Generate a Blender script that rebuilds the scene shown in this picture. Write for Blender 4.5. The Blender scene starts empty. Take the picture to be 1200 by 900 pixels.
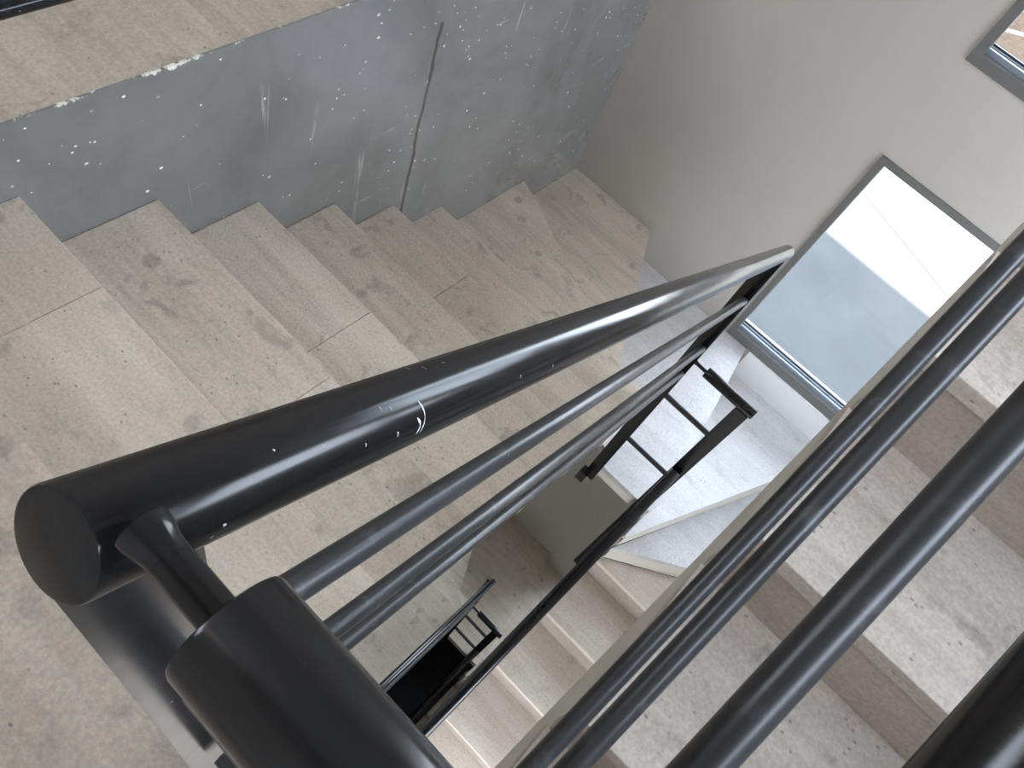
import bpy, bmesh, math, random
from mathutils import Vector, Matrix
random.seed(4)
scene = bpy.context.scene
COL = scene.collection

# ------------------------------------------------------------------ measurements (metres, origin = eye)
RISE, GO = 0.1746, 0.2875
FLOOR_Z = -1.168
STOREY = 18 * RISE
def L(k): return FLOOR_Z - RISE * k
XL = -1.242          # wall beside the descending flight
XA = -0.140          # well edge of the descending flight
XR = 0.168           # well edge of the other flights
XW = 1.300           # far side wall
YA1 = 0.3836         # nosing of the first tread below the landing edge
YB1 = 1.7566         # first straight nosing of the returning flight
YN = 1.80            # newels at the far end of the well
YE = 1.81            # well edge of the half landing
SLOPE = RISE / GO
CEIL_Z = 3.0
WALL_Y, WALL_SKEW = 2.9057, 0.0151
def wy(x): return WALL_Y + WALL_SKEW * x

# ------------------------------------------------------------------ node helpers
def new_mat(name):
    m = bpy.data.materials.new(name); m.use_nodes = True
    nt = m.node_tree; nt.nodes.clear()
    out = nt.nodes.new('ShaderNodeOutputMaterial')
    b = nt.nodes.new('ShaderNodeBsdfPrincipled')
    nt.links.new(b.outputs[0], out.inputs[0])
    return m, nt, b
def N(nt, kind, **kw):
    n = nt.nodes.new(kind)
    for k, v in kw.items():
        if k in n.inputs.keys() and not hasattr(n, k): n.inputs[k].default_value = v
        else: setattr(n, k, v)
    return n
def setin(n, **kw):
    for k, v in kw.items(): n.inputs[k.replace('_', ' ')].default_value = v
    return n
def pos(nt):
    return nt.nodes.new('ShaderNodeNewGeometry').outputs['Position']
def mapping(nt, vec, scale=(1, 1, 1), rot=(0, 0, 0), loc=(0, 0, 0)):
    m = nt.nodes.new('ShaderNodeMapping')
    m.inputs['Scale'].default_value = scale; m.inputs['Rotation'].default_value = rot; m.inputs['Location'].default_value = loc
    nt.links.new(vec, m.inputs['Vector']); return m.outputs[0]
def noise(nt, vec, scale, detail=4, rough=.55, dist=0.0):
    n = nt.nodes.new('ShaderNodeTexNoise'); setin(n, Scale=scale, Detail=detail, Roughness=rough, Distortion=dist)
    nt.links.new(vec, n.inputs['Vector']); return n.outputs[0]
def voro(nt, vec, scale, rnd=1.0):
    n = nt.nodes.new('ShaderNodeTexVoronoi'); setin(n, Scale=scale, Randomness=rnd)
    nt.links.new(vec, n.inputs['Vector']); return n.outputs['Distance']
def ramp(nt, fac, stops):
    r = nt.nodes.new('ShaderNodeValToRGB'); e = r.color_ramp.elements
    while len(e) < len(stops): e.new(0.5)
    for i, (p, c) in enumerate(stops):
        e[i].position = p
        e[i].color = (c, c, c, 1) if isinstance(c, (int, float)) else (*c, 1)
    nt.links.new(fac, r.inputs[0]); return r.outputs[0]
def mix(nt, fac, a, b, mode='MIX'):
    m = nt.nodes.new('ShaderNodeMix'); m.data_type = 'RGBA'; m.blend_type = mode
    for sock, v in ((m.inputs[0], fac), (m.inputs[6], a), (m.inputs[7], b)):
        if hasattr(v, 'is_linked'): nt.links.new(v, sock)
        elif isinstance(v, (int, float)): sock.default_value = v if sock == m.inputs[0] else (v, v, v, 1)
        else: sock.default_value = (*v, 1)
    return m.outputs[2]
def math_(nt, op, a, b=None, c=None, clamp=False):
    m = nt.nodes.new('ShaderNodeMath'); m.operation = op; m.use_clamp = clamp
    for i, v in enumerate((a, b, c)):
        if v is None: continue
        if hasattr(v, 'is_linked'): nt.links.new(v, m.inputs[i])
        else: m.inputs[i].default_value = v
    return m.outputs[0]
def sepxyz(nt, vec):
    s = nt.nodes.new('ShaderNodeSeparateXYZ'); nt.links.new(vec, s.inputs[0]); return s.outputs
def bump(nt, b, h, strength, dist=.01):
    n = nt.nodes.new('ShaderNodeBump'); setin(n, Strength=strength, Distance=dist)
    nt.links.new(h, n.inputs['Height']); nt.links.new(n.outputs[0], b.inputs['Normal'])

# ------------------------------------------------------------------ materials
def stone_mat(name, base, dark, vein, rough=.5, stain=1.0):
    """beige limestone, veins running across the flight, foot-worn stains and small pits"""
    m, nt, b = new_mat(name); P = pos(nt)
    warp = noise(nt, P, 2.2, 3)
    v1 = noise(nt, mapping(nt, P, (1.6, 13, 13), rot=(0, 0, .03)), 1.0, 6, .62, .7)
    v2 = noise(nt, mapping(nt, P, (4, 60, 60)), 1.0, 4, .6, .4)
    cl = noise(nt, P, 3.1, 5, .6)
    c = mix(nt, ramp(nt, v1, [(.34, 0), (.62, 1)]), dark, base)
    c = mix(nt, math_(nt, 'MULTIPLY', ramp(nt, v2, [(.52, 0), (.72, 1)]), .38), c, vein)
    c = mix(nt, ramp(nt, cl, [(.36, .30), (.66, 0)]), c, tuple(x * .72 for x in dark))
    # broad greyish traffic stains
    st = noise(nt, P, 9.0, 4, .65, .5)
    c = mix(nt, math_(nt, 'MULTIPLY', ramp(nt, st, [(.58, 0), (.68, 1)]), .55 * stain), c, tuple(x * .55 for x in dark))
    # isolated round spots
    sp = voro(nt, mapping(nt, P, (1, 1, 1), loc=(.3, .1, .2)), 6.5)
    msk = ramp(nt, noise(nt, P, 4.3, 2), [(.5, 0), (.56, 1)])
    c = mix(nt, math_(nt, 'MULTIPLY', math_(nt, 'MULTIPLY', ramp(nt, sp, [(.10, 1), (.16, 0)]), msk), .45 * stain), c, tuple(x * .42 for x in dark))
    # pits
    pt = voro(nt, mapping(nt, P, (1, 1.6, 1.6)), 46)
    pm = ramp(nt, noise(nt, P, 17, 2), [(.52, 0), (.59, 1)])
    pit = math_(nt, 'MULTIPLY', ramp(nt, pt, [(.10, 1), (.2, 0)]), pm)
    c = mix(nt, math_(nt, 'MULTIPLY', pit, .7), c, tuple(x * .32 for x in dark))
    fine = noise(nt, P, 140, 3, .7)
    c = mix(nt, .34, c, ramp(nt, fine, [(.3, .25), (.7, .75)]), 'OVERLAY')
    # tone of each tile
    at = nt.nodes.new('ShaderNodeAttribute'); at.attribute_name = 'tone'
    c = mix(nt, 1.0, c, mix(nt, at.outputs['Fac'], (.84, .81, .79), (1.06, 1.05, 1.03)), 'MULTIPLY')
    nt.links.new(c, b.inputs['Base Color'])
    r = ramp(nt, cl, [(.3, rough - .08), (.7, rough + .12)])
    nt.links.new(r, b.inputs['Roughness'])
    h = math_(nt, 'SUBTRACT', math_(nt, 'ADD', math_(nt, 'MULTIPLY', fine, .35), math_(nt, 'MULTIPLY', v1, .5)), pit)
    bump(nt, b, h, .25, .0025)
    b.inputs['Specular IOR Level'].default_value = .4
    return m
STONE = stone_mat('limestone', (.60, .52, .43), (.455, .39, .315), (.66, .595, .52))
STONE_C = stone_mat('limestone rosy', (.51, .45, .39), (.39, .335, .285), (.58, .535, .485))
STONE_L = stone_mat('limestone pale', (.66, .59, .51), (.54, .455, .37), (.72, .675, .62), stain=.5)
STONE_W = stone_mat('limestone cooled for window light', (.52, .505, .495), (.44, .425, .415), (.56, .55, .545), stain=.5)  # landing copy made cooler; bluish window light is put into its colour
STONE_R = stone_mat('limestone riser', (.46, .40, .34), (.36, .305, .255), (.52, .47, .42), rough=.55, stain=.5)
FLOORM = stone_mat('limestone floor', (.55, .48, .40), (.43, .37, .305), (.61, .54, .47), rough=.62)

def plaster_mat(name, col, amp=.06):
    m, nt, b = new_mat(name); P = pos(nt)
    a = noise(nt, P, 1.3, 5, .6); f = noise(nt, P, 9, 4, .6); g = noise(nt, P, 70, 2)
    c = mix(nt, ramp(nt, a, [(.3, 0), (.7, 1)]), tuple(x * (1 - amp) for x in col), tuple(min(1, x * (1 + amp)) for x in col))
    # scuffs
    s = noise(nt, mapping(nt, P, (3, 3, 9)), 2.4, 5, .7, 1.2)
    c = mix(nt, ramp(nt, s, [(.66, 0), (.74, .35)]), c, tuple(x * .62 for x in col))
    nt.links.new(c, b.inputs['Base Color']); b.inputs['Roughness'].default_value = .75
    bump(nt, b, math_(nt, 'ADD', math_(nt, 'MULTIPLY', f, .7), math_(nt, 'MULTIPLY', g, .3)), .18, .006)
    return m
PLASTER = plaster_mat('white plaster', (.44, .41, .363))
PALE_STRIP = plaster_mat('pale wall strip', (.70, .70, .69), .03)
SOFFIT = plaster_mat('beige rendered edge', (.50, .465, .40), .05)
CEILM = plaster_mat('ceiling paint', (.55, .54, .52), .02)

def dado_mat():
    """charcoal gloss paint on plaster: rubbed, chipped, one open crack"""
    m, nt, b = new_mat('charcoal gloss paint'); P = pos(nt)
    x, y, z = sepxyz(nt, P)
    a = noise(nt, P, 2.4, 5, .6, .6); f = noise(nt, P, 14, 5, .65)
    c = mix(nt, ramp(nt, a, [(.3, 0), (.7, 1)]), (.108, .107, .104), (.180, .177, .171))
    c = mix(nt, ramp(nt, f, [(.25, 0), (.9, .30)]), c, (.20, .203, .20))
    # long rubbed scratches in two directions
    for rot, sc, th in (((.5, 0, 0), (1, 30, 2.2), .69), ((-.35, 0, 0), (1, 3, 34), .70)):
        s = noise(nt, mapping(nt, P, sc, rot), 1.0, 3, .5, .3)
        k = ramp(nt, noise(nt, P, 3.3, 3), [(.5, 0), (.62, 1)])
        c = mix(nt, math_(nt, 'MULTIPLY', math_(nt, 'MULTIPLY', ramp(nt, s, [(th - .035, 0), (th + .03, 1)]), k), .6), c, (.52, .52, .5))
    # chips showing white plaster
    for sc, lo, hi, nsc, t in ((13, .055, .075, 5.0, .54), (30, .08, .11, 6.0, .54), (19, .07, .095, 4.1, .53), (7, .035, .05, 3.0, .47)):
        d = voro(nt, mapping(nt, P, (1, 1, 1.25), loc=(0, sc * .37, .2)), sc)
        dd = math_(nt, 'ADD', d, math_(nt, 'MULTIPLY', noise(nt, P, 60, 2), .05))
        k = ramp(nt, noise(nt, P, nsc, 2), [(t, 0), (t + .05, 1)])
        c = mix(nt, math_(nt, 'MULTIPLY', ramp(nt, dd, [(lo + .02, 1), (hi + .02, 0)]), k), c, (.74, .72, .66))
    # broken white edge along the top
    e = math_(nt, 'SUBTRACT', FLOOR_Z, z)
    en = math_(nt, 'ADD', e, math_(nt, 'MULTIPLY', math_(nt, 'SUBTRACT', noise(nt, mapping(nt, P, (1, 1, .3)), 15, 5, .75), .43), .085))
    c = mix(nt, ramp(nt, en, [(.0, .95), (.004, 0)]), c, (.72, .69, .62))
    # the crack: wavy, nearly vertical, from the treads to a hand above them
    wob = math_(nt, 'MULTIPLY', math_(nt, 'SUBTRACT', noise(nt, mapping(nt, P, (0, 0, 1)), 5, 4, .6), .5), .045)
    dy = math_(nt, 'ABSOLUTE', math_(nt, 'SUBTRACT', math_(nt, 'ADD', y, wob), 1.582))
    zr = math_(nt, 'MULTIPLY', math_(nt, 'LESS_THAN', z, -1.33), math_(nt, 'GREATER_THAN', z, -2.6))
    wd = math_(nt, 'MULTIPLY_ADD', noise(nt, P, 26, 3), .009, .002)
    cr = math_(nt, 'MULTIPLY', math_(nt, 'LESS_THAN', dy, wd), zr)
    c = mix(nt, cr, c, (.035, .033, .03))
    nt.links.new(c, b.inputs['Base Color'])
    b.inputs['Roughness'].default_value = .26
    b.inputs['Specular IOR Level'].default_value = 1.0
    b.inputs['Coat Weight'].default_value = .8; b.inputs['Coat Roughness'].default_value = .10
    h = math_(nt, 'SUBTRACT', math_(nt, 'MULTIPLY', noise(nt, P, 1.7, 1, .4), 4.0), math_(nt, 'MULTIPLY', cr, .5))
    bump(nt, b, h, .3, .004)
    return m
DADO = dado_mat()

def steel_mat(name, col, rough, worn):
    m, nt, b = new_mat(name); P = pos(nt)
    n1 = noise(nt, P, 34, 4, .65); n2 = noise(nt, mapping(nt, P, (120, 14, 30)), 1, 4, .6)
    w = math_(nt, 'MULTIPLY', ramp(nt, n1, [(.56, 0), (.75, 1)]), worn)
    c = mix(nt, w, col, tuple(x * 2.4 + .03 for x in col))
    sp = voro(nt, P, 75); k = ramp(nt, noise(nt, P, 13, 2), [(.63, 0), (.67, 1)])
    c = mix(nt, math_(nt, 'MULTIPLY', ramp(nt, sp, [(.07, 1), (.12, 0)]), k), c, (.28, .29, .30))
    nt.links.new(c, b.inputs['Base Color'])
    nt.links.new(ramp(nt, n2, [(.3, rough - .02), (.7, rough + .05)]), b.inputs['Roughness'])
    b.inputs['Specular IOR Level'].default_value = .36
    bump(nt, b, n1, .015, .001)
    return m
STEEL = steel_mat('black satin steel paint', (.008, .0082, .0092), .17, .15)
STEEL_BAR = steel_mat('worn dark bar paint', (.032, .032, .034), .30, .5)
WELD = steel_mat('weld bead', (.05, .048, .046), .4, .8)
def flat_mat(name, col, rough, metallic=0.0):
    m, nt, b = new_mat(name)
    P = pos(nt); n1 = noise(nt, P, 22, 3)
    c = mix(nt, n1, tuple(x * .9 for x in col), tuple(x * 1.1 for x in col))
    nt.links.new(c, b.inputs['Base Color'])
    b.inputs['Roughness'].default_value = rough; b.inputs['Metallic'].default_value = metallic
    return m
ALU = flat_mat('grey window frame', (.13, .127, .12), .42)
ALU_TRACK = flat_mat('anodised track', (.23, .26, .30), .35)
GASKET = flat_mat('dark gasket', (.03, .035, .04), .5)
SCRATCH = flat_mat('bare scratch', (.55, .56, .57), .5)
BOLT = flat_mat('zinc bolt', (.42, .42, .42), .35, .8)
WHITEPVC = flat_mat('lamp housing', (.7, .7, .69), .4)
def glass_mat():
    m = bpy.data.materials.new('window glass'); m.use_nodes = True
    nt = m.node_tree; nt.nodes.clear()
    out = nt.nodes.new('ShaderNodeOutputMaterial')
    t = nt.nodes.new('ShaderNodeBsdfTransparent'); t.inputs[0].default_value = (.94, .96, .96, 1)
    g = nt.nodes.new('ShaderNodeBsdfGlossy'); g.inputs['Roughness'].default_value = .02
    fr = nt.nodes.new('ShaderNodeFresnel'); fr.inputs[0].default_value = 1.35
    mx = nt.nodes.new('ShaderNodeMixShader')
    nt.links.new(fr.outputs[0], mx.inputs[0]); nt.links.new(t.outputs[0], mx.inputs[1]); nt.links.new(g.outputs[0], mx.inputs[2])
    nt.links.new(mx.outputs[0], out.inputs[0])
    return m
GLASS = glass_mat()
def emit_mat(name, col, s):
    m = bpy.data.materials.new(name); m.use_nodes = True
    nt = m.node_tree; nt.nodes.clear()
    out = nt.nodes.new('ShaderNodeOutputMaterial'); e = nt.nodes.new('ShaderNodeEmission')
    e.inputs[0].default_value = (*col, 1); e.inputs[1].default_value = s
    nt.links.new(e.outputs[0], out.inputs[0]); return m
LAMP = emit_mat('lamp diffuser', (1, .955, .89), 7.5)
def concrete_mat():
    m, nt, b = new_mat('yard concrete'); P = pos(nt)
    a = noise(nt, P, 1.1, 5, .6); f = noise(nt, P, 6, 4, .6)
    c = mix(nt, ramp(nt, a, [(.3, 0), (.7, 1)]), (.041, .0405, .040), (.050, .0495, .049))
    c = mix(nt, ramp(nt, f, [(.55, 0), (.75, .5)]), c, (.039, .039, .0385))
    x, y, z = sepxyz(nt, P)
    d = math_(nt, 'ABSOLUTE', math_(nt, 'ADD', math_(nt, 'MULTIPLY', x, .3777), math_(nt, 'SUBTRACT', y, 12.605)))
    c = mix(nt, math_(nt, 'LESS_THAN', d, .02), c, (.024, .024, .024))
    nt.links.new(c, b.inputs['Base Color']); b.inputs['Roughness'].default_value = .85; b.inputs['Specular IOR Level'].default_value = 0
    return m
CONCRETE = concrete_mat()
def paving_mat():
    m, nt, b = new_mat('rosy paving'); P = pos(nt)
    br = nt.nodes.new('ShaderNodeTexBrick')
    setin(br, Scale=1.0); br.inputs['Mortar Size'].default_value = .012
    br.inputs['Brick Width'].default_value = .42; br.inputs['Row Height'].default_value = .21
    br.inputs['Color1'].default_value = (.020, .0150, .0118, 1); br.inputs['Color2'].default_value = (.0155, .0118, .0097, 1)
    br.inputs['Mortar'].default_value = (.026, .0225, .0185, 1)
    nt.links.new(mapping(nt, P, rot=(0, 0, .25)), br.inputs['Vector'])
    n1 = noise(nt, P, 3, 4)
    c = mix(nt, math_(nt, 'MULTIPLY', n1, .5), br.outputs[0], (.021, .0162, .0130))
    nt.links.new(c, b.inputs['Base Color']); b.inputs['Roughness'].default_value = .9; b.inputs['Specular IOR Level'].default_value = 0
    return m
PAVING = paving_mat()
KERB = flat_mat('pale line', (.036, .033, .029), .8)

# ------------------------------------------------------------------ mesh helpers
def link(name, bm, mats, parent=None, smooth=False):
    bmesh.ops.recalc_face_normals(bm, faces=bm.faces[:])
    me = bpy.data.meshes.new(name); bm.to_mesh(me); bm.free()
    for mm in (mats if isinstance(mats, (list, tuple)) else [mats]): me.materials.append(mm)
    if smooth:
        for p in me.polygons: p.use_smooth = True
        try: me.set_sharp_from_angle(angle=math.radians(38))
        except Exception: pass
    o = bpy.data.objects.new(name, me); COL.objects.link(o)
    if parent is not None:
        o.parent = parent
        o.matrix_parent_inverse = Matrix.Translation(-Vector(parent.location))
    return o
def thing(name, label, cat, loc, group=None):
    o = bpy.data.objects.new(name, None); COL.objects.link(o); o.empty_display_size = .1
    o.location = loc; o['label'] = label; o['category'] = cat
    if group: o['group'] = group
    return o
def tag(o, label, cat, group=None):
    o['label'] = label; o['category'] = cat
    if group: o['group'] = group
    return o
def struct(o): o['kind'] = 'structure'; return o
def bev(bm, w, seg=2, angle=.6):
    es = [e for e in bm.edges if len(e.link_faces) == 2 and e.calc_face_angle(0) > angle]
    if es and w > 0: bmesh.ops.bevel(bm, geom=es, offset=w, segments=seg, profile=.6, affect='EDGES', clamp_overlap=True)
def add_box(bm, a, b):
    x0, y0, z0 = a; x1, y1, z1 = b
    v = [bm.verts.new(p) for p in ((x0, y0, z0), (x1, y0, z0), (x1, y1, z0), (x0, y1, z0), (x0, y0, z1), (x1, y0, z1), (x1, y1, z1), (x0, y1, z1))]
    for f in ((0, 3, 2, 1), (4, 5, 6, 7), (0, 1, 5, 4), (1, 2, 6, 5), (2, 3, 7, 6), (3, 0, 4, 7)):
        bm.faces.new([v[i] for i in f])
def box(a, b, w=0, seg=2):
    bm = bmesh.new(); add_box(bm, a, b); bev(bm, w, seg); return bm
def add_prism(bm, poly, z0, z1, axis='z'):
    """poly of 2-D points; axis z: (x,y), axis x: (y,z)"""
    def P(p, t): return (p[0], p[1], t) if axis == 'z' else (t, p[0], p[1])
    lo = [bm.verts.new(P(p, z0)) for p in poly]; hi = [bm.verts.new(P(p, z1)) for p in poly]
    n = len(poly)
    fs = [bm.faces.new(lo[::-1]), bm.faces.new(hi)]
    for i in range(n): fs.append(bm.faces.new((lo[i], lo[(i + 1) % n], hi[(i + 1) % n], hi[i])))
    return fs
def prism(poly, z0, z1, axis='z', w=0, seg=2):
    bm = bmesh.new(); add_prism(bm, poly, z0, z1, axis); bev(bm, w, seg); return bm
def add_lathe(bm, p0, p1, prof, seg=28):
    """prof: (t in metres from p0, radius)"""
    p0, p1 = Vector(p0), Vector(p1); d = (p1 - p0).normalized()
    u = d.orthogonal().normalized(); v = d.cross(u)
    rings = []
    for t, r in prof:
        c = p0 + d * t
        rings.append([bm.verts.new(c + (u * math.cos(a) + v * math.sin(a)) * r) for a in (2 * math.pi * k / seg for k in range(seg))])
    for A, B in zip(rings, rings[1:]):
        for k in range(seg): bm.faces.new((A[k], A[(k + 1) % seg], B[(k + 1) % seg], B[k]))
    bm.faces.new(rings[0][::-1]); bm.faces.new(rings[-1])
def add_tube(bm, p0, p1, r, seg=28, b=.0):
    ln = (Vector(p1) - Vector(p0)).length
    b = min(b, r * .5)
    prof = [(0, r), (ln, r)] if b <= 0 else [(0, r - b), (b * .3, r - b * .3), (b, r), (ln - b, r), (ln - b * .3, r - b * .3), (ln, r - b)]
    add_lathe(bm, p0, p1, prof, seg)
def tube(p0, p1, r, seg=28, b=.0):
    bm = bmesh.new(); add_tube(bm, p0, p1, r, seg, b); return bm

# ------------------------------------------------------------------ stair flights
TH = .030            # stone thickness
def clip_x(poly, xs, keep_less):
    out = []
    for i in range(len(poly)):
        a, b = poly[i], poly[(i + 1) % len(poly)]
        ia, ib = (a[0] <= xs) == keep_less, (b[0] <= xs) == keep_less
        if ia: out.append(a)
        if ia != ib:
            t = (xs - a[0]) / (b[0] - a[0]); out.append((xs, a[1] + t * (b[1] - a[1])))
    return out
def tread(parent, poly, z, mat, joints=(), tones=None, name='tread'):
    """one stone tread, laid as tiles split at the joints (x positions)"""
    bm = bmesh.new(); lay = bm.faces.layers.float.new('tone_tmp')
    pieces = []; rest = poly
    for j in joints:
        pieces.append(clip_x(rest, j - .0007, True)); rest = clip_x(rest, j + .0007, False)
    pieces.append(rest)
    for i, pc in enumerate(pieces):
        if len(pc) < 3: continue
        t = tones[i] if tones else random.uniform(.35, .75)
        for f in add_prism(bm, pc, z - TH, z): f[lay] = t
    bmesh.ops.recalc_face_normals(bm, faces=bm.faces[:])
    vals = None
    es = [e for e in bm.edges if len(e.link_faces) == 2 and e.calc_face_angle(0) > .6 and abs(e.verts[0].co.z - e.verts[1].co.z) < 1e-5]
    bmesh.ops.bevel(bm, geom=es, offset=.0022, segments=2, profile=.6, affect='EDGES', clamp_overlap=True)
    lay = bm.faces.layers.float['tone_tmp']
    vals = [f[lay] for f in bm.faces]
    me_o = link(name, bm, mat, parent)
    at = me_o.data.attributes.new('tone', 'FLOAT', 'FACE')
    for i, v in enumerate(vals): at.data[i].value = v
    if 'tone_tmp' in me_o.data.attributes: me_o.data.attributes.remove(me_o.data.attributes['tone_tmp'])
    return me_o
def riser(parent, a, b, ztop, zbot, mat, back):
    """vertical stone between plan points a and b, set back (dx,dy) under the nosing"""
    (ax, ay), (bx, by) = a, b; dx, dy = back
    ln = math.hypot(dx, dy); ux, uy = dx / ln * .02, dy / ln * .02
    poly = [(ax + dx, ay + dy), (bx + dx, by + dy), (bx + dx + ux, by + dy + uy), (ax + dx + ux, ay + dy + uy)]
    return link('riser', prism(poly, zbot, ztop), mat, parent)
def xw(x): return (x, wy(x) - .001)

def flight_down(dz, label, s_mat, pale):
    """winds down from the landing along the painted wall to the half landing"""
    T = thing('stair_flight', label, 'stairs', (XA - .5, .3, FLOOR_Z - dz))
    Z = lambda k: L(k) - dz
    # reinforced body: sawtooth side, plain soffit
    prof = [(-.10, Z(0) - TH - .001), (YA1 - GO - .015, Z(0) - TH - .001)]
    for k in range(1, 7):
        y0 = YA1 + (k - 2) * GO; y1 = YA1 + (k - 1) * GO
        prof += [(y0 - .015, Z(k) - TH - .001), (y1 - .015, Z(k) - TH - .001)]
    prof += [(YA1 + 5 * GO - .015, Z(7) - TH - .001), (2.0, Z(7) - TH - .001), (2.0, Z(7) - .12), (YA1 + 5 * GO, Z(7) - .12), (YA1 - .02, Z(2) - .075), (YA1 - GO - .02, Z(1) - .075), (-.10, Z(0) - .12)]
    link('stair_slab', prism(prof, XL + .004, XA - .012, 'x'), SOFFIT, T)
    joints = {1: (-.967,), 2: (-.62,), 3: (-.78,), 4: (-.50, ), 5: (-.86,), 6: (-.58,)}
    tones = {1: (.12, .62), 2: (.5, .6), 3: (.55, .72), 4: (.48, .6), 5: (.52, .42), 6: (.5, .35)}
    for k in range(1, 7):
        y0 = YA1 + (k - 2) * GO; y1 = YA1 + (k - 1) * GO
        tread(T, [(XL + .001, y0 - .013), (XA, y0 - .013), (XA, y1), (XL + .001, y1)], Z(k), s_mat, joints[k], tones[k])
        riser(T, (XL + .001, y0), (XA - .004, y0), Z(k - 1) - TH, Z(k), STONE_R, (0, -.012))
    y6 = YA1 + 5 * GO
    p7, p8 = (-.205, 1.935), (-.24, 1.935)
    n7 = (XL + .001, 2.404); n8 = xw(-.743)
    tread(T, [(XL + .001, y6 - .013), (XA, y6 - .013), (XA, 1.9), p7, n7], Z(7), s_mat, (), (.55,))
    riser(T, (XL + .001, y6), (XA - .004, y6), Z(6) - TH, Z(7), STONE_R, (0, -.012))
    tread(T, [(XL + .001, n7[1] - .012), (p7[0] - .01, p7[1] - .014), p8, n8, xw(XL + .001)], Z(8), s_mat, (), (.42,))
    riser(T, n7, p7, Z(7) - TH, Z(8), STONE_R, (-.005, -.011))
    body = bmesh.new()
    add_prism(body, [(XL + .004, 1.83), (-.16, 1.83), (-.16, 1.90), (p8[0], 1.92), (n8[0], n8[1] - .02), (XL + .004, wy(XL) - .003)], Z(8) - .12, Z(8) - TH - .001)
    link('winder_slab', body, SOFFIT, T)
    return T

def flight_back(dz, label, mat_land, mat_flight):
    """half landing, winders and the straight flight returning under the upper one"""
    T = thing('stair_flight', label, 'stairs', (XR + .5, 1.5, L(18) - dz))
    Z = lambda k: L(k) - dz
    p8 = (-.24, 1.935); n8 = xw(-.743); n9 = xw(-.012); q9 = (.185, 1.90)
    w1 = xw(.664); w2 = (XW - .001, 2.487); piv = (XR + .01, 1.765)
    tread(T, [(n8[0] + .010, n8[1]), (p8[0] + .010, 1.929), (-.14, 1.88), (-.14, YE), (XR, YE), q9, n9], Z(9), mat_land, (), (.5,), 'landing_tread')
    riser(T, n8, p8, Z(8) - TH, Z(9), STONE_R, (-.011, -.006))
    link('landing_edge', box((XA + .001, YE + .006, Z(9) - .085), (XR - .001, YE + .06, Z(9) - TH - .0005)), SOFFIT, T)
    tread(T, [(n9[0] - .012, n9[1]), (q9[0] - .012, q9[1] - .01), (XR, 1.79), (XR, 1.745), (piv[0], 1.745), w1], Z(10), mat_land, (), (.55,))
    riser(T, n9, q9, Z(9) - TH, Z(10), STONE_R, (-.011, -.002))
    tread(T, [(w1[0] - .012, w1[1]), (piv[0] - .006, 1.752), (piv[0] + .002, 1.765), w2, xw(XW - .001)], Z(11), mat_land, (), (.6,))
    riser(T, w1, (piv[0], 1.755), Z(10) - TH, Z(11), STONE_R, (-.011, .004))
    tread(T, [(XR, YB1), (XW - .001, YB1), (XW - .001, w2[1] + .012), (XR, 1.782)], Z(12), mat_flight, (), (.6,))
    riser(T, (XR + .004, 1.772), w2, Z(11) - TH, Z(12), STONE_R, (-.006, .01))
    prof = [(1.775, Z(12) - TH - .001)]
    for j in range(1, 6):
        y0 = YB1 - (j - 1) * GO; y1 = YB1 - j * GO; k = 12 + j
        tread(T, [(XR, y1), (XW - .001, y1), (XW - .001, y0 + .013), (XR, y0 + .013)], Z(k), mat_flight, (.72 if j % 2 else .95,))
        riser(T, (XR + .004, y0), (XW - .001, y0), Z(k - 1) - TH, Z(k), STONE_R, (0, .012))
        prof += [(y0 + .015, Z(k - 1) - TH - .001), (y0 + .015, Z(k) - TH - .001)]
    yl = YB1 - 5 * GO
    riser(T, (XR + .004, yl), (XW - .001, yl), Z(17) - TH, Z(18), STONE_R, (0, .012))
    prof += [(yl + .015, Z(17) - TH - .001), (yl + .015, Z(18) - .10), (1.775, Z(12) - .27)]
    link('stair_slab', prism(prof, XR + .014, XW - .002, 'x'), SOFFIT, T)
    body = bmesh.new()
    add_prism(body, [(n8[0], n8[1] - .02), (p8[0], 1.945), (XA, 1.90), (XA, YE + .062), (XR - .001, YE + .062), (q9[0], 1.91), (n9[0], n9[1] - .01)], Z(9) - .085, Z(9) - TH - .001)
    add_prism(body, [(n9[0], n9[1] - .003), (q9[0], 1.905), (XR + .012, 1.79), (piv[0], 1.77), (w1[0], w1[1] - .003)], Z(10) - .16, Z(10) - TH - .001)
    add_prism(body, [(w1[0], w1[1] - .003), (piv[0], 1.772), (XR + .014, 1.785), (XW - .002, 2.49), (XW - .002, wy(XW) - .003)], Z(11) - .16, Z(11) - TH - .001)
    add_prism(body, [(XR + .014, 1.777), (XW - .002, 1.777), (XW - .002, 2.49), (XR + .014, 1.79)], Z(12) - .2, Z(12) - TH - .001)
    link('landing_slab', body, SOFFIT, T)
    return T

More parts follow.
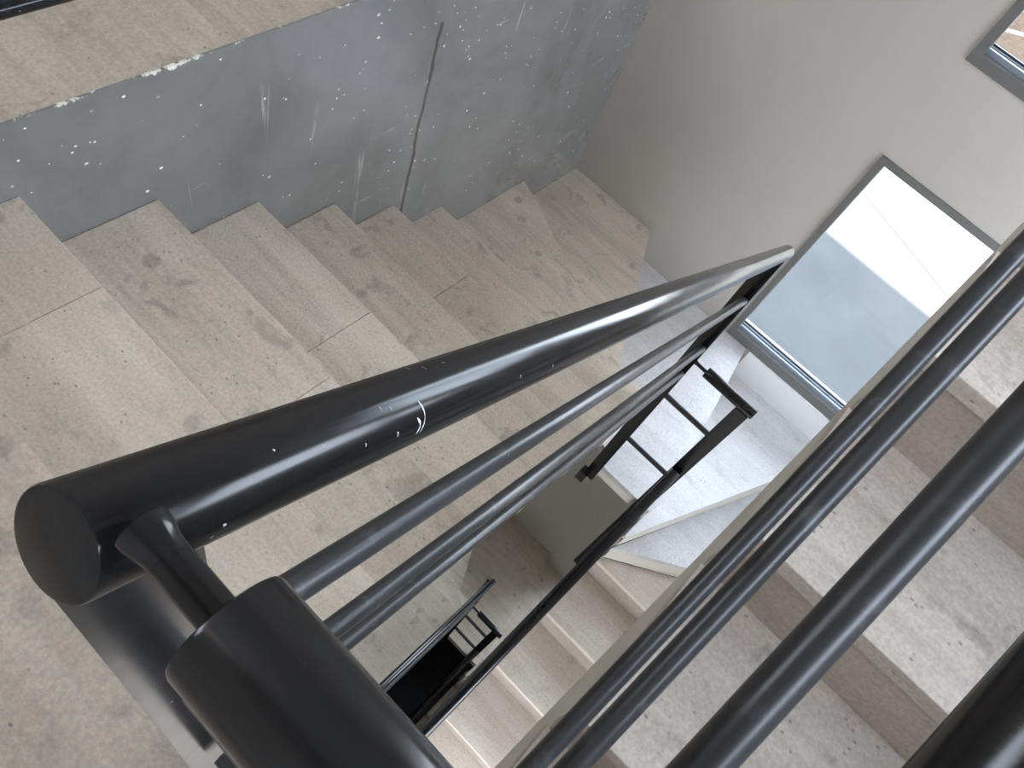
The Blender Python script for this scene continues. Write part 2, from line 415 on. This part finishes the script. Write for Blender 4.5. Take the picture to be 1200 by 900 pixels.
CN = [(.363, -1.008), (.6508, -.848)]                       # nosings of the rising flight
while len(CN) < 6: CN.append((CN[-1][0] + GO, CN[-1][1] + RISE))
def flight_up(label):
    T = thing('stair_flight', label, 'stairs', (XR + .5, .4, FLOOR_Z))
    prof = [None]
    zprev = FLOOR_Z
    for i, (y, z) in enumerate(CN):
        yn = CN[i + 1][0] if i + 1 < len(CN) else wy(.5) - .01
        tread(T, [(XR, y), (XW - .001, y), (XW - .001, yn + .013), (XR, yn + .013)] if i + 1 < len(CN) else
              [(XR, y), (XW - .001, y), (XW - .001, y + GO + .01), (XR, y + GO + .01)], z, STONE_C,
              (.86 if i % 2 else .64,), (.55, .6) if i else (.45, .3), 'tread' if i + 1 < len(CN) else 'landing_tread')
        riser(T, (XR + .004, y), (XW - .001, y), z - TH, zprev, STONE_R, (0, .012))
        prof += [(y + .015, zprev - TH - .001), (y + .015, z - TH - .001)]
        zprev = z
    prof = [(.06, FLOOR_Z - TH - .001)] + prof[1:]
    top_y = CN[-1][0] + GO
    prof += [(top_y, CN[-1][1] - TH - .001), (top_y, CN[-1][1] - .13), (CN[-1][0] + .12, CN[-1][1] - .13), (CN[0][0] + .12, FLOOR_Z - .11), (.06, FLOOR_Z - .11 - SLOPE * (CN[0][0] + .06))]
    link('stair_slab', prism(prof, XR + .006, XW - .002, 'x'), SOFFIT, T)
    return T

flight_down(0, 'limestone stair flight going down beside the charcoal painted wall', STONE, False)
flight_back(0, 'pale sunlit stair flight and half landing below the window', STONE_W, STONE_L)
flight_up('rosy limestone stair flight going up behind the three close dark bars')
flight_down(STOREY, 'shaded grey stair flight one storey down, seen through the narrow well', STONE, False)
flight_back(STOREY, 'unlit lowest stair flight at the bottom of the dark stairwell', STONE, STONE)

# ------------------------------------------------------------------ railings
R_HR, R_BAR = .0197, .0120
def newel(parent, x0, x1, y0, y1, ztop0, ztop1, zbot, name='newel_plate'):
    """flat upright steel plate with a sloping, rounded top"""
    n = 6; rr = .010
    poly = [(y0, zbot), (y1, zbot)]
    for k in range(n + 1):
        a = math.pi / 2 * k / n
        poly.append((y1 - rr + rr * math.cos(a), ztop1 - rr + rr * math.sin(a)))
    poly.append((y0, ztop0))
    return link(name, prism(poly, x0, x1, 'x', .0012, 2), STEEL, parent)
def sloped(parent, x, z0, slope, y0, y1, r, name, mat, b):
    return link(name, tube((x, y0, z0 + slope * y0), (x, y1, z0 + slope * y1), r, 40 if r > .015 else 26, b), mat, parent, True)
ZA = dict(hr=-.2465, bars=(-.467, -.725, -.879))
def railing_down(dz, dx, label):
    T = thing('stair_railing', label, 'railing', (-.107 + dx, .0, FLOOR_Z - dz))
    x = -.107 + dx
    hr = sloped(T, x, ZA['hr'] - dz, -SLOPE, .0085, YN + .006, R_HR, 'handrail', STEEL, .0016)
    for z0 in ZA['bars']:
        sloped(T, x, z0 - dz, -SLOPE, .04, YN - .010, R_BAR, 'bar', STEEL_BAR, .004)
    zt = ZA['hr'] - dz
    newel(T, x - .006, x + .008, 0.0, .050, zt - .0225, zt - .0225 - SLOPE * .05, FLOOR_Z - dz - .15)
    yq = YN - .012
    link('newel_plate', box((x - .034, yq, L(9) - dz - .11), (x + .013, yq + .014, zt - .0205 - SLOPE * (yq + .014)), .002), STEEL, T)
    # fixing brackets to the stone edge
    link('bracket', box((x - .050, YN - .05, L(9) - dz - .12), (x - .012, YN - .0125, L(9) - dz - .05), .003), STEEL, T)
    link('bracket', box((x - .030, .008, FLOOR_Z - dz - .13), (x - .006, .042, FLOOR_Z - dz - .06), .003), STEEL, T)
    link('bolt', tube((x + .008, .025, FLOOR_Z - dz - .095), (x + .014, .025, FLOOR_Z - dz - .095), .008, 6, .001), BOLT, T)
    return T, hr
RA, HRA = railing_down(0, 0, 'black tubular stair railing with white paint scratch on its thick handrail')
railing_down(STOREY, -.03, 'thin dark stair railing a storey below, over the black gap')

def railing_up(label, x, z0, bars, sl, y0, y1, dz, plate_y, ptop, pbot, r=R_HR, far=None):
    T = thing('stair_railing', label, 'railing', (x, y0, z0 + sl * y0 - dz - .9))
    sloped(T, x, z0 - dz, sl, y0, y1, r, 'handrail', STEEL, .0016)
    for b, rb in zip(bars, (.012, .0106, .0105)): sloped(T, x, b - dz, sl, y0 + .01, y1 - .02, rb, 'bar', STEEL_BAR, .004)
    for (ya, yb, zt, zb) in plate_y:
        link('newel_plate', box((x - .022, ya, zb - dz), (x + .030, yb, zt - dz), .002), STEEL, T)
        link('bracket', box((x + .030, ya - .012, zb - dz + .02), (XR + .010, yb + .012, zb - dz + .08), .003), STEEL, T)
    return T
ZB = L(12) - SLOPE * YB1
railing_up('dark railing down the pale flight below, seen almost end on', .120, ZB + .873, (ZB + .645, ZB + .387, ZB + .233), SLOPE,
           .315, YN - .02, 0, [(YN - .012, YN + .002, -1.911, -3.50), (.305, .319, -3.28, L(18) - .03)], 0, 0)
railing_up('dark lower railing beside the bottom of the black well', .120 - .03, ZB + .873, (ZB + .645, ZB + .387, ZB + .233), SLOPE,
           .315, YN - .02, STOREY, [(YN - .012, YN + .002, -1.911, -3.50), (.305, .319, -3.28, L(18) - .03)], 0, 0)
ZC = dict(hr=-.256, bars=(-.474, -.7355, -.892))
SC = .56
railing_up('close dark railing of the rising flight, three grey bars and thick rail', .124, ZC['hr'], ZC['bars'], SC,
           .045, 1.95, 0, [(.03, .044, -.258, FLOOR_Z - .14), (1.936, 1.95, .80, -.25)], 0, 0)

def cross_panel(label, y, zt, bars, xl, xr, xp, xq, r, wob=1):
    """short level tube and thin bars closing the end of the well"""
    T = thing('end_rail', label, 'railing', (0, y, zt - .9))
    link('handrail', tube((xl, y, zt), (xr, y, zt), r, 40, .0022), STEEL, T, True)
    link('peg', tube((xp + .004, y, zt + .001), (xl + .004, y, zt), .0066, 20), STEEL, T, True)
    bm = bmesh.new()
    add_lathe(bm, (xp, y, zt + .001), (xp + .013, y, zt + .001), [(0, .0088), (.003, .0086), (.006, .0078), (.009, .0069), (.013, .0066)], 20)
    link('weld', bm, STEEL, T, True)
    for b in bars:
        link('bar', tube((xp - .002, y, b), (xq, y, b), .0112, 22), STEEL_BAR, T, True)
    return T
cross_panel('short thick black tube on a peg in front, crossing the well top', .028, -.235, (-.50, -.86), -.052, .165, -.089, .105, .0197)
cross_panel('short dark ladder-like rail over the window-lit landing', YN, -1.892, (-2.115, -2.455), -.049, .158, -.095, .098, .0197)
cross_panel('tiny ladder-like rail at the end of the black gap', YN, -1.892 - STOREY, (-2.115 - STOREY, -2.455 - STOREY), -.074, .140, -.124, .068, .0197)

# scratches and chips of bare metal on the near handrail
def hr_frame(y):
    c = Vector((-.107, y, ZA['hr'] - SLOPE * y)); d = Vector((0, 1, -SLOPE)).normalized()
    up = Vector((0, SLOPE, 1)).normalized(); side = Vector((1, 0, 0))
    return c, d, up, side
def add_scratch(bm, y, a0, a1, w, bend, n=10):
    """sliver of bare metal lying on the tube: angle a from the crown towards the well"""
    lo, hi = [], []
    for k in range(n + 1):
        t = k / n; a = a0 + (a1 - a0) * t
        ww = w * math.sin(math.pi * min(1, max(0, .08 + .9 * t))) * (.6 + .4 * math.sin(t * 9))
        c, d, up, side = hr_frame(y + bend * math.sin(math.pi * t) + bend * .4 * t)
        nrm = up * math.cos(a) + side * math.sin(a)
        lo.append(bm.verts.new(c + nrm * (R_HR + .00025) - d * ww)); hi.append(bm.verts.new(c + nrm * (R_HR + .00025) + d * ww))
    for k in range(n): bm.faces.new((lo[k], hi[k], hi[k + 1], lo[k + 1]))
bm = bmesh.new()
add_scratch(bm, .1600, .46, 1.36, .0009, .0026)
s = link('paint_scratch', bm, SCRATCH, RA); s['label'] = 'white curved scratch on the handrail'
bm = bmesh.new()
add_scratch(bm, .1570, .86, 1.34, .0013, .0022)
s = link('paint_scratch', bm, SCRATCH, RA); s['label'] = 'broad white scrape beside the thin scratch'
for y, a, w, ln in ((.142, 1.00, .0009, .13), (.120, .93, .0006, .09), (.074, .30, .0007, .05), (.096, .58, .0006, .05), (.140, .36, .0004, .10), (.134, .26, .0003, .16),
                    (.050, 1.30, .0014, .07), (.198, -.36, .0006, .10), (.174, -.62, .0005, .14), (.182, -.45, .0004, .2), (.262, .95, .0007, .12), (.31, 1.1, .0006, .12)):
    bm = bmesh.new(); add_scratch(bm, y, a, a + ln, w, .0006, 5)
    link('paint_chip', bm, SCRATCH, RA)
# weld collar where the peg meets the near handrail is on end_rail; rubbed rim of the cap
# ------------------------------------------------------------------ hall railing above the painted wall
T = thing('hall_railing', 'black rail standing over the edge of the upper floor at the corner', 'railing', (-1.285, .5, FLOOR_Z))
for z, r, nm in ((-.29, .0197, 'handrail'), (-.52, .013, 'bar'), (-.75, .013, 'bar'), (-.985, .0150, 'bar')):
    link(nm, tube((-1.285, -1.2, z), (-1.285, 2.6, z), r, 26), STEEL, T, True)
for y in (-1.2, 2.55):
    link('newel_plate', box((-1.293, y, FLOOR_Z + .0005), (-1.277, y + .05, -.305), .0015), STEEL, T)

# ------------------------------------------------------------------ floors and walls
def floor_poly(poly, z, th, name, mat):
    o = struct(link(name, prism(poly, z - th, z, 'z'), mat)); return o
YB0 = -1.60
y0 = YA1 - GO
LAND = [(XL, YB0), (XW, YB0), (XW, CN[0][0] + .016), (XR, CN[0][0] + .016), (XR, -.004), (XA, -.004), (XA, y0), (XL, y0)]
def landing(dz, name):
    yc = (CN[0][0] + .016) if dz == 0 else YB1 - 5 * GO + .016
    p = [(XL, YB0), (XW, YB0), (XW, yc), (XR, yc), (XR, -.004), (XA, -.004), (XA, y0), (XL, y0)]
    o = floor_poly(p, FLOOR_Z - dz, TH, name, FLOORM)
    body = [(XL + .002, YB0), (XW, YB0), (XW, yc - .01 if dz else .058), (XR + .01, yc - .01 if dz else .058), (XR + .01, -.02), (XA - .01, -.02), (XA - .01, -.10), (XL + .002, -.10)]
    o2 = struct(link('trim_2' if dz else 'trim_1', prism(body, FLOOR_Z - dz - .19, FLOOR_Z - dz - TH - .0005), SOFFIT))
    return o
landing(0, 'floor'); landing(STOREY, 'floor_lower')
WELL_SHADE = flat_mat('well bottom shade', (.012, .012, .012), .8)  # near-black colour stands for the unlit depth of the well
landing(2 * STOREY, 'floor_bottom')
hall = floor_poly([(-4.2, YB0), (XL - .007, YB0), (XL - .007, wy(XL)), (-4.2, wy(-4.2))], FLOOR_Z, TH, 'floor_hall', FLOORM)
struct(link('floor_basement', box((XL, YB0, L(36) - .2), (XW, 3.0, L(36) - .035)), WELL_SHADE))
zb = L(36) - .2
# painted wall: its thin painted skin laps up over the edge of the hall floor
zs = -2.92
prof = [(XL, zs), (XL, FLOOR_Z), (XL - .0065, FLOOR_Z), (XL - .0065, FLOOR_Z - TH), (XL - .15, FLOOR_Z - TH), (XL - .15, zs)]
bm = bmesh.new()
lo = [bm.verts.new((p[0], YB0, p[1])) for p in prof]; hi = [bm.verts.new((p[0], 2.95, p[1])) for p in prof]
bm.faces.new(lo); bm.faces.new(hi[::-1])
for i in range(len(prof)): bm.faces.new((lo[i], lo[(i + 1) % len(prof)], hi[(i + 1) % len(prof)], hi[i]))
struct(link('wall_left', bm, DADO))

def wall_grid(name, xs, zs, holes, place, th, mat):
    """wall in the local (u, z) plane with rectangular holes, one welded mesh"""
    us = sorted(set(xs + [h[0] for h in holes] + [h[1] for h in holes])); ws = sorted(set(zs + [h[2] for h in holes] + [h[3] for h in holes]))
    bm = bmesh.new(); vc = {}
    def V(u, w, d):
        k = (round(u, 5), round(w, 5), d)
        if k not in vc: vc[k] = bm.verts.new(place(u, w, th if d else 0))
        return vc[k]
    def solid(i, j):
        if not (0 <= i < len(us) - 1 and 0 <= j < len(ws) - 1): return False
        cu, cw = (us[i] + us[i + 1]) / 2, (ws[j] + ws[j + 1]) / 2
        return not any(h[0] < cu < h[1] and h[2] < cw < h[3] for h in holes)
    for i in range(len(us) - 1):
        for j in range(len(ws) - 1):
            if not solid(i, j): continue
            a, b, c, d = us[i], us[i + 1], ws[j], ws[j + 1]
            bm.faces.new((V(a, c, 0), V(b, c, 0), V(b, d, 0), V(a, d, 0))); bm.faces.new((V(a, c, 1), V(a, d, 1), V(b, d, 1), V(b, c, 1)))
            for (di, dj, p, q) in ((-1, 0, (a, c), (a, d)), (1, 0, (b, c), (b, d)), (0, -1, (a, c), (b, c)), (0, 1, (a, d), (b, d))):
                if not solid(i + di, j + dj): bm.faces.new((V(*p, 0), V(*q, 0), V(*q, 1), V(*p, 1)))
    return struct(link(name, bm, mat))
wall_grid('wall_left_lower', [YB0, 2.95], [zb, zs - .001], [], lambda u, w, d: (XL - d, u, w), .15, DADO)
W1 = (-.139, 1.22, -2.735, -1.562); W2 = (-.147, 1.22, -1.147, 1.05)
W4 = (-1.20, -.60, -5.55, -3.10)  # unseen window added to light the descending flight a storey below
W5 = (.24, 1.24, -6.6, -3.30)  # second unseen window, added to brighten the lower storey
wall_grid('wall_far', [-4.2, 1.45], [zb, CEIL_Z], [W1, W2, W4, W5], lambda u, w, d: (u, wy(u) + d, w), .16, PLASTER)
OPEN_A = (-1.2, 2.60, .10, .80)
OPEN_B = (-1.40, .55, L(18) + .10, -2.6)  # unseen opening added to let light into the lower storey
OPEN_F = (2.20, 2.80, -2.35, -.60)  # unseen opening added to light the half landing and winders
OPEN_E = (-4.0, -1.9, .85, 2.85)  # unseen opening added for fill light from behind
wall_grid('wall_right', [YB0, 3.05], [zb, CEIL_Z], [OPEN_A, OPEN_B, OPEN_F], lambda u, w, d: (XW + d, u, w), .15, PLASTER)
wall_grid('wall_back', [-4.2, XW], [zb, CEIL_Z], [OPEN_E], lambda u, w, d: (u, YB0 - d, w), .15, PLASTER)
wall_grid('wall_hall', [YB0, 2.97], [FLOOR_Z - .2, CEIL_Z], [], lambda u, w, d: (-4.2 - d, u, w), .15, PLASTER)
struct(link('ceiling', box((-7.5, YB0 - .15, CEIL_Z), (XW + .15, 3.1, CEIL_Z + .2)), CEILM))  # roof stretched past the hall to widen its shadow on the yard

# ------------------------------------------------------------------ windows in the far wall
def window(name, hole, fw, sill):
    x0, x1, z0, z1 = hole
    T = bpy.data.objects.new(name, None); COL.objects.link(T); T.location = (x0, wy(x0), z0); T['kind'] = 'structure'
    def bx(a, b): return (a, b)
    def fr(bm, xa, xb, za, zc, ya, yb):
        # box following the slightly skewed wall
        v = []
        for z in (za, zc):
            for (x, y) in ((xa, ya), (xb, ya), (xb, yb), (xa, yb)): v.append(bm.verts.new((x, wy(x) + y, z)))
        for f in ((0, 3, 2, 1), (4, 5, 6, 7), (0, 1, 5, 4), (1, 2, 6, 5), (2, 3, 7, 6), (3, 0, 4, 7)): bm.faces.new([v[i] for i in f])
    bm = bmesh.new()
    d0, d1 = -.006, .075
    fr(bm, x0, x0 + fw, z0, z1, d0, d1); fr(bm, x1 - fw, x1, z0, z1, d0, d1)
    fr(bm, x0 + fw, x1 - fw, z1 - fw, z1, d0, d1); fr(bm, x0 + fw, x1 - fw, z0, z0 + sill, d0, d1)
    bev(bm, .0015, 1); f = link('window_frame', bm, ALU, T)
    bm = bmesh.new()
    for k, yy in enumerate((.018, .040)): fr(bm, x0 + fw, x1 - fw, z0 + sill, z0 + sill + .018, yy, yy + .010)
    link('track', bm, ALU_TRACK, T)
    bm = bmesh.new(); fr(bm, x0 + fw, x1 - fw, z0 + sill + .001, z0 + sill + .024, .052, .060); link('gasket', bm, GASKET, T)
    bm = bmesh.new(); fr(bm, x0 + fw - .004, x1 - fw + .004, z0 + sill - .004, z1 - fw + .004, .062, .067); link('window_pane', bm, GLASS, T)
    return T
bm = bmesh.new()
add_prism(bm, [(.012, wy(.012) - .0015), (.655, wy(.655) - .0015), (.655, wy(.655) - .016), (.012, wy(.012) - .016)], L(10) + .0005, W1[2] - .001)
struct(link('wall_strip_far', bm, PALE_STRIP))  # strip paler than the plaster, added on the wall below the window
window('window_1', W1, .030, .055)
window('window_2', W2, .034, .040)
window('window_unseen_3', W4, .034, .040)
window('window_unseen_4', W5, .034, .040)

# ------------------------------------------------------------------ outdoors
GZ = -7.6
struct(link('ground_yard', box((-20, 3.06, GZ - .1), (24, 16.2, GZ)), CONCRETE))
struct(link('ground_paving', box((-20, 16.22, GZ - .1), (24, 50, GZ - .01)), PAVING))
struct(link('ground_side', box((XW + .16, -14, GZ - .11), (16, 3.05, GZ - .01)), CONCRETE))
struct(link('ground_hall', box((-14, YB0 - .155, GZ - .11), (XL - .16, 3.05, GZ - .01)), CONCRETE))
struct(link('ground_back', box((-14, -14, GZ - .11), (XW + .15, YB0 - .16, GZ - .01)), CONCRETE))
bm = bmesh.new()
add_prism(bm, [(-5.0, 17.5), (-4.88, 17.38), (5.4, 28.1), (5.28, 28.22)], GZ - .01, GZ + .004)
tag(link('pavement_line', bm, KERB), 'pale line crossing the rosy paving outside the upper window', 'road line')

struct(link('trim_sun_block', box((-5.4, YB0 - 1.75, 3.02), (XW + 1.5, YB0 - .16, 3.14)), SOFFIT))  # unseen slab added to keep the sun out of the back opening
# sun (behind the building) and sky
sun = bpy.data.lights.new('sun', 'SUN'); sun.energy = 42; sun.angle = .009; sun.color = (1, .95, .86)
so = bpy.data.objects.new('sun', sun); COL.objects.link(so)
d = Vector((.30, .605, -.80)); so.rotation_euler = d.to_track_quat('-Z', 'Y').to_euler()
w = bpy.data.worlds.new('sky'); scene.world = w; w.use_nodes = True
nt = w.node_tree; nt.nodes.clear()
out = nt.nodes.new('ShaderNodeOutputWorld'); bg = nt.nodes.new('ShaderNodeBackground')
tc = nt.nodes.new('ShaderNodeTexCoord'); sx, sy, sz = sepxyz(nt, tc.outputs['Generated'])
nt.links.new(ramp(nt, sz, [(.0, (.84, .89, 1.0)), (.35, (.76, .86, 1.0)), (1, (.66, .80, 1.0))]), bg.inputs[0])
bg.inputs[1].default_value = 7.0
nt.links.new(bg.outputs[0], out.inputs[0])

# ------------------------------------------------------------------ camera
Rm = [[0.7072, 0.6545, 0.2675], [0.6820, -.5317, -.5022], [-.1864, .5376, -.8223]]
fwd = Vector(Rm[2]).normalized(); right = Vector(Rm[0]); right = (right - fwd * right.dot(fwd)).normalized(); down = fwd.cross(right)
cam = bpy.data.cameras.new('camera'); co = bpy.data.objects.new('camera', cam); COL.objects.link(co)
M = Matrix.Identity(4)
for i in range(3): M[i][0], M[i][1], M[i][2] = right[i], -down[i], -fwd[i]
co.matrix_world = M
cam.sensor_width = 36; cam.lens = 903.4 / 1200 * 36; cam.clip_start = .01; cam.clip_end = 200
scene.camera = co

vs = scene.view_settings
vs.view_transform = 'Standard'; vs.look = 'None'; vs.exposure = 1.25; vs.gamma = 1; vs.use_curve_mapping = False
scene.cycles.use_denoising = True
scene.cycles.max_bounces = 10; scene.cycles.diffuse_bounces = 6
scene.cycles.sample_clamp_indirect = 6
